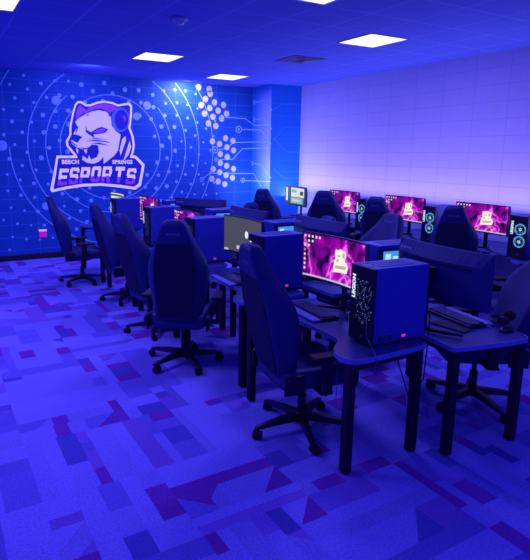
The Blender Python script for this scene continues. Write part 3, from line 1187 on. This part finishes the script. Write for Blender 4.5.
TA = 'towers of the left row'
tA = make_tower('grey tower with glowing front lettering at the near end of the left row', (2.245 + TX / 2, 2.215 + TY / 2, ZD), pi - 0.08, TA, False)
labs = ['grey tower beside the grey lock screen, second of the left row', 'grey tower left of the grey lock screen, third of the left row',
        'grey tower between two purple screens, fourth of the left row', 'farthest tower of the left row, a white screen peeking over it']
for k in range(1, 5):
    dup(tA, (2.33 + TX / 2, (3.60, 4.93, 6.21, 7.62)[k - 1] + TY / 2, ZD), pi, labs[k - 1])
tB = make_tower('tower with a lit glass side behind the nearest tower, middle row', (2.87 + TX / 2, 2.80 + TY / 2, ZD), -0.12, 'towers of the middle row', True)
for k, lb in ((1, 'flat-topped tower behind the second tower of the left row, middle row'), (2, 'tower behind the grey lock screen, third of the middle row'), (3, 'farthest tower of the middle row, left of the sideways monitor')):
    dup(tB, (2.92 + TX / 2, (4.30, 5.62, 7.02)[k - 1] + TY / 2, ZD), 0.0, lb)
tC = make_tower('tower with two blue fans at the right edge by the block wall', (5.74 + TX / 2, 3.45 + TY / 2, ZD), pi, 'towers along the right wall', True)
dup(tC, (5.74 + TX / 2, 4.70 + TY / 2, ZD), pi, 'tower with two blue fans between the two rightmost purple wall screens')
dup(tC, (5.74 + TX / 2, 5.99 + TY / 2, ZD), pi, 'tower with two blue fans right of the purple screen second from the column')

# ================================================================== CHAIR (user faces +X)


def make_chair(label, loc, rz, group, recline=14, spin=0.0):
    t = thing('gaming_chair', label, 'gaming chair', loc, rz, group)
    # seat with raised side bolsters
    bm = new_bm()
    rings = []
    for x, w, h, dz in ((-0.25, .20, .07, .0), (-0.23, .235, .085, .0), (-0.10, .255, .095, 0), (0.10, .265, .095, 0), (0.22, .262, .09, 0), (0.27, .245, .07, -.008), (0.285, .22, .04, -.015)):
        zb = 0.405
        rings.append([(x, -w + .03, zb), (x, w - .03, zb), (x, w, zb + .03), (x, w, zb + h + .03 + dz), (x, w - .05, zb + h + .045 + dz), (x, w - .10, zb + h + dz), (x, 0, zb + h - .008 + dz),
                      (x, -w + .10, zb + h + dz), (x, -w + .05, zb + h + .045 + dz), (x, -w, zb + h + .03 + dz), (x, -w, zb + .03)])
    add_loft(bm, rings)
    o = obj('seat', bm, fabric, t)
    # backrest: winged bucket shape
    a = radians(recline)
    ORG = Vector((-0.215, 0, 0.47))
    dirz = Vector((-sin(a), 0, cos(a)))
    dirx = Vector((cos(a), 0, sin(a)))
    prof = [(0.0, .185, .165, .07, .015), (.04, .22, .175, .10, .03), (.20, .25, .180, .11, .075), (.38, .275, .190, .11, .105), (.50, .275, .188, .11, .10), (.60, .228, .172, .10, .065), (.72, .160, .150, .10, .02),
            (.80, .128, .118, .10, .012), (.865, .104, .092, .09, .008), (.895, .080, .070, .05, .0)]
    rings = []
    for h, w, wb, th, bo in prof:
        r_ = [(-th * .5, -wb), (-th * .5, 0), (-th * .5, wb), (-th * .42, wb * 1.03), (th * .25, w), (th * .5 + bo, w * .95), (th * .5 + bo * .7, w * .72), (th * .5, w * .5), (th * .42, 0), (th * .5, -w * .5), (th * .5 + bo * .7, -w * .72), (th * .5 + bo, -w * .95), (th * .25, -w), (-th * .42, -wb * 1.03)]
        rings.append([ORG + dirz * h + dirx * x + Vector((0, y, 0)) for x, y in r_])
    add_loft(bm := new_bm(), rings)
    bk = obj('backrest', bm, fabric, t)
    sd = bk.modifiers.new('sub', 'SUBSURF')
    sd.levels = 1
    sd.render_levels = 1
    # shade on the lower back, put in as a darker sheet below the headrest
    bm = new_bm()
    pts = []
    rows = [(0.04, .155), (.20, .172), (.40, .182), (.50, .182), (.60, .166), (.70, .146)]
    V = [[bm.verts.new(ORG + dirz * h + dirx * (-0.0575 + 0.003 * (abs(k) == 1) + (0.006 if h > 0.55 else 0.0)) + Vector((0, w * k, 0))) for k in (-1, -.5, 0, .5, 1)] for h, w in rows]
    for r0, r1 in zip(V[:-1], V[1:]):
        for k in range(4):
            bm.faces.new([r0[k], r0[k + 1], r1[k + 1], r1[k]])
    obj('back_shade', bm, fabric_shade, bk)
    # faint stitched mark on both faces of the headrest
    for sx, fx in ((-1, -0.0500), (1, 0.054)):
        bm = new_bm()
        for k in range(6):
            y = (-0.055 + 0.019 * k)
            hgt = 0.022 if k else 0.034
            P = [ORG + dirz * (0.775 + dz) + dirx * fx + Vector((0, y + dy, 0)) for dy, dz in ((0, 0), (.013, 0), (.016, hgt * .8), (.003, hgt * .8))]
            bm.faces.new([bm.verts.new(p) for p in P])
        obj('stitched_mark', bm, dim_text, bk)
    # hinge brackets
    bm = new_bm()
    for s in (-1, 1):
        bm = new_bm()
        add_box(bm, (-0.20, s * 0.262, 0.46), (0.14, 0.02, 0.13), 0.008)
        add_cyl(bm, (-0.215, s * 0.265, 0.48), (-0.215, s * 0.285, 0.48), 0.045, 14)
        obj('hinge', bm, plastic, t)
    for s in (-1, 1):
        bm = new_bm()
        add_box(bm, (0.0, s * 0.315, 0.52), (0.075, 0.035, 0.22), 0.01)
        add_box(bm, (0.0, s * 0.25, 0.405), (0.09, 0.16, 0.02), 0.005)
        ar = obj('armrest', bm, plastic, t)
        bm = new_bm()
        add_box(bm, (0.015, s * 0.315, 0.65), (0.27, 0.095, 0.032), 0.014, seg=3)
        obj('arm_pad', bm, rubber, ar)
    bm = new_bm()
    add_box(bm, (0, 0, 0.385), (0.26, 0.20, 0.045), 0.01)
    add_tube(bm, [(0.0, -0.08, 0.375), (0.02, -0.20, 0.37), (0.03, -0.27, 0.36)], 0.008, 8)
    obj('tilt_mechanism', bm, plastic, t)
    bm = new_bm()
    add_cyl(bm, (0, 0, 0.09), (0, 0, 0.26), 0.030, 16)
    add_cyl(bm, (0, 0, 0.25), (0, 0, 0.375), 0.018, 14)
    obj('gas_lift', bm, plastic, t)
    bm = new_bm()
    add_cyl(bm, (0, 0, 0.065), (0, 0, 0.135), 0.045, 18)
    R5 = 0.335
    angs = [spin + 2 * pi * k / 5 for k in range(5)]
    for g in angs:
        u = Vector((cos(g), sin(g), 0))
        v = Vector((-sin(g), cos(g), 0))
        rr = []
        for d, w, zt, zb in ((0.02, .030, .128, .072), (0.16, .027, .115, .075), (0.30, .021, .095, .068), (0.345, .018, .085, .066), (0.36, .010, .08, .07)):
            rr.append([u * d + v * w + Vector((0, 0, zb)), u * d + v * w * .75 + Vector((0, 0, zt)), u * d - v * w * .75 + Vector((0, 0, zt)), u * d - v * w + Vector((0, 0, zb))])
        add_loft(bm, rr, smooth=False)
    obj('star_base', bm, plastic, t)
    for i, g in enumerate(angs):
        u = Vector((cos(g), sin(g), 0)) * R5
        h = g + 0.8 + i * 1.1
        ax = Vector((-sin(h), cos(h), 0))
        bm = new_bm()
        add_tube(bm, [u + Vector((0, 0, .045)), u + Vector((0, 0, .085))], 0.008, 8)
        back = Vector((cos(h), sin(h), 0)) * 0.018
        add_tube(bm, [u + back + ax * 0.012 + Vector((0, 0, 0.031)), u + back + ax * 0.028 + Vector((0, 0, 0.031))], 0.031, 14)
        add_tube(bm, [u + back - ax * 0.028 + Vector((0, 0, 0.031)), u + back - ax * 0.012 + Vector((0, 0, 0.031))], 0.031, 14)
        add_tube(bm, [u + back + ax * -0.012 + Vector((0, 0, 0.036)), u + back + ax * 0.012 + Vector((0, 0, 0.036))], 0.024, 12)
        obj('caster', bm, rubber, t)
    return t


CG = 'black gaming chairs at the left row'
make_chair('dark gaming chair nearest the camera, at the near desk of the left row', (2.12, 2.73, 0), radians(-9), CG, 13, radians(183))
make_chair('gaming chair shown from behind with a pale stitched headrest, left row', (1.895, 4.21, 0), radians(52), CG, 6, radians(72))
c3 = make_chair('gaming chair just left of the one shown from behind, third of the left row', (2.02, 5.16, 0), radians(6), CG, 14, radians(160))
c3.scale = (.97, .97, .97)
c4 = dup(c3, (2.13, 6.50, 0), radians(0), 'gaming chair second from the mural in the left row, partly behind another')
c4.scale = (.95, .95, .95)
c5 = make_chair('reclined gaming chair seen side-on nearest the mural wall', (1.84, 7.72, 0), radians(-6), CG, 14, radians(150))
c5.scale = (.96, .96, .96)
CB_ = 'black gaming chairs at the middle row'
cb = make_chair('gaming chair cut by the right edge, its seat under the near middle desk', (3.54, 2.42, 0), radians(146), CB_, 24, radians(107))
dup(cb, (3.66, 3.94, 0), radians(184), 'gaming chair facing the camera with a pale headrest, behind the big monitor back')
o = dup(cb, (3.66, 4.95, 0), radians(180), 'gaming chair with only its rounded top showing above the second monitor back')
o.scale = (.9, .9, .9)
o = dup(cb, (3.66, 6.72, 0), radians(110), 'small distant gaming chair in front of the mural, right of the sideways monitor')
o.scale = (.96, .96, .96)
CC_ = 'black gaming chairs along the right wall'
cc = make_chair('dark gaming chair cut by the right edge below the blue-fan tower, turned from its desk', (4.93, 2.92, 0), radians(150), CC_, 14, radians(30))
dup(cc, (5.50, 4.16, 0), radians(30), 'gaming chair with a broad dark back left of the rightmost purple wall screen')
dup(cc, (5.60, 5.44, 0), radians(25), 'gaming chair behind a lower pale one, right of the second blue-fan tower')
o = dup(cc, (5.45, 6.45, 0), radians(35), 'wide dark gaming chair below the pale window screen and first purple wall screen')
o.scale = (1.04, 1.15, 1.02)
dup(cc, (5.08, 7.52, 0), radians(30), 'gaming chair alone in front of the corner column')

# ================================================================== KEYBOARDS, MICE, SMALL THINGS


def make_keyboard(label, loc, rz, group):
    t = thing('keyboard', label, 'keyboard', loc, rz, group)
    bm = new_bm()
    add_box(bm, (0, 0, 0.010), (0.15, 0.44, 0.018), 0.005)
    obj('base', bm, plastic, t)
    bm = new_bm()
    for i in range(6):
        y = -0.205
        while y < 0.20:
            w = random.choice((0.017, 0.017, 0.017, 0.017, 0.026))
            if i == 0 and -0.09 < y < 0.02:
                w = 0.11
            add_box(bm, (-0.055 + 0.0205 * i, y + w / 2, 0.023), (0.0165, w - 0.0025, 0.010))
            y += w + 0.0025
    obj('keys', bm, key_m, t)
    bm = new_bm()
    add_box(bm, (-0.110, 0, 0.008), (0.066, 0.43, 0.014), 0.004)
    obj('palm_rest', bm, desk_edge_m, t)
    return t


kA = make_keyboard('black keyboard with pale palm rest on the nearest left desk', (2.40, 2.98, ZD), radians(-6), 'keyboards')
dup(kA, (2.38, 4.15, ZD), radians(-4), 'black keyboard before the grey lock screen')
dup(kA, (3.20, 2.38, ZD), radians(170), 'keyboard under the big monitor back, near middle desk')


def make_mouse(label, loc, rz):
    t = thing('mouse', label, 'mouse', loc, rz, 'computer mice')
    bm = new_bm()
    rr = []
    for x, w, h in ((-.058, .012, .012), (-.05, .024, .024), (-.02, .031, .037), (.02, .029, .033), (.048, .024, .02), (.058, .012, .010)):
        rr.append([(x, w * cos(pi * k / 8), 0.002 + h * sin(pi * k / 8)) for k in range(9)])
    add_loft(bm, rr)
    obj('shell', bm, plastic, t)
    bm = new_bm()
    add_tube(bm, [(0.03, -0.004, 0.030), (0.03, 0.004, 0.030)], 0.008, 10)
    obj('scroll_wheel', bm, rubber, t)
    return t


make_mouse('black mouse at the near corner of the middle desk', (3.27, 2.03, ZD), pi)

# headset lying on the near corner of the middle desk
t = thing('headset', 'glossy black headset lying at the right edge of the near middle desk', 'headset', (3.40, 2.14, ZD), radians(20))
bm = new_bm()
add_tube(bm, [(0.085 * cos(a), 0.085 * sin(a) * 1.05, 0.020 + 0.012 * sin(a)) for a in [pi * k / 14 for k in range(15)]], 0.010, 8)
obj('headband', bm, plastic, t)
for s in (-1, 1):
    bm = new_bm()
    add_tube(bm, [(s * 0.075, -0.02, 0.040), (s * 0.105, -0.02, 0.040)], 0.036, 16)
    ec = obj('ear_cup', bm, mat('gloss_black', (0.03, 0.03, 0.07), 0.15, noise=0.1), t)
    bm = new_bm()
    add_tube(bm, [(s * 0.055, -0.02, 0.040), (s * 0.076, -0.02, 0.040)], 0.030, 16)
    obj('ear_pad', bm, rubber, ec)

# slim tablet stand-in seen behind the near tower: a flat dark pad on the middle desk
t = thing('mouse_pad', 'thin dark pad on the near middle desk in front of the keyboard', 'mouse pad', (3.02, 2.27, ZD), radians(4))
bm = new_bm()
add_box(bm, (0, 0, 0.003), (0.10, 0.26, 0.005), 0.002)
obj('pad', bm, rubber, t)

# cables
bm = new_bm()
add_tube(bm, [(2.30, 2.30, DZ + 0.492), (2.255, 2.295, DZ + 0.485), (2.247, 2.29, DZ + 0.33), (2.24, 2.27, DZ + 0.06), (2.18, 2.135, DZ + 0.012), (2.165, 2.095, DZ - 0.02), (2.13, 2.10, 0.60), (2.03, 2.16, 0.46), (1.99, 2.22, 0.40), (2.05, 2.3, 0.36), (2.1, 2.36, 0.50), (2.2, 2.45, 0.69)], 0.0028, 6)
tag(obj('charging_cable', bm, cable_pale), 'thin pale cable hanging from the nearest tower over the desk edge', 'cable')
for pts, lb in (([(2.70, 2.30, 1.05), (2.78, 2.34, 1.02), (2.80, 2.36, 0.85), (2.77, 2.40, 0.755), (2.72, 2.55, 0.752)], 'black cord looping behind the nearest tower'),
                ([(2.70, 2.36, 0.95), (2.755, 2.30, 0.93), (2.775, 2.25, 0.86), (2.74, 2.22, 0.70), (2.70, 2.20, 0.45), (2.66, 2.26, 0.28), (2.68, 2.4, 0.5), (2.70, 2.5, 0.68)], 'black cord dropping between the left and middle desks')):
    bm = new_bm()
    add_tube(bm, pts, 0.005, 6)
    tag(obj('power_cord', bm, cable_m), lb, 'cable')

# ================================================================== LIGHTS


def area(name, loc, size, energy, col, rot=(0, 0, 0), sy=None, spread=None):
    l = bpy.data.lights.new(name, 'AREA')
    l.energy = energy
    l.color = col
    l.size = size
    if sy:
        l.shape = 'RECTANGLE'
        l.size_y = sy
    if spread:
        l.spread = spread
    o = bpy.data.objects.new(name, l)
    o.location = loc
    o.rotation_euler = rot
    COL.objects.link(o)
    return o


BL = (0.20, 0.17, 1.0)
for i, (x, y, lab) in enumerate(lights):
    area('panel_or_fill_lamp', (x, y, ZC - 0.03), 0.56, 34, BL)
area('panel_or_fill_lamp', (-0.6, 4.5, ZC - 0.03), 1.2, 60, (0.26, 0.20, 1.0))  # unseen fill added to brighten the left carpet; no ceiling panel here
area('panel_or_fill_lamp', (-0.6, 8.3, ZC - 0.03), 1.0, 24, (0.26, 0.20, 1.0))  # second unseen fill added on the left, also without a panel
area('panel_or_fill_lamp', (2.6, 0.4, ZC - 0.03), 1.2, 14, BL)
# lilac wash on the block wall from behind the wall-side desks
area('wall_wash', (6.50, 6.0, 1.05), 0.22, 70, (0.44, 0.34, 1.0), (0, radians(180 - 14), 0), 6.5)
area('column_wash', (5.45, 9.0, 1.1), 0.5, 20, (0.40, 0.42, 1.0), (0, radians(-105), radians(20)))
area('mural_scallop', (4.45, 9.50, ZC - 0.06), 0.3, 26, (0.5, 0.38, 1.0), (radians(30), 0, 0))
area('mural_wash', (2.4, 8.7, ZC - 0.06), 0.3, 22, (0.14, 0.14, 1.0), (radians(38), 0, 0), None)

w = bpy.data.worlds.new('room_ambience')
w.use_nodes = True
w.node_tree.nodes['Background'].inputs['Color'].default_value = (0.045, 0.05, 1.0, 1)
w.node_tree.nodes['Background'].inputs['Strength'].default_value = 0.62
scn.world = w

# ================================================================== CAMERA
cd = bpy.data.cameras.new('camera')
cd.sensor_fit = 'HORIZONTAL'
cd.sensor_width = 36.0
cd.lens = FPX / 530 * 36.0
cd.shift_x = -(PX - 265) / 530
cd.shift_y = (PY - 280) / 530
cd.clip_start = 0.05
cam = bpy.data.objects.new('camera', cd)
COL.objects.link(cam)
cam.matrix_world = basis(EYE, RIGHT, UP, -FWD)
scn.camera = cam
scn.view_settings.view_transform = 'Standard'
scn.view_settings.look = 'None'
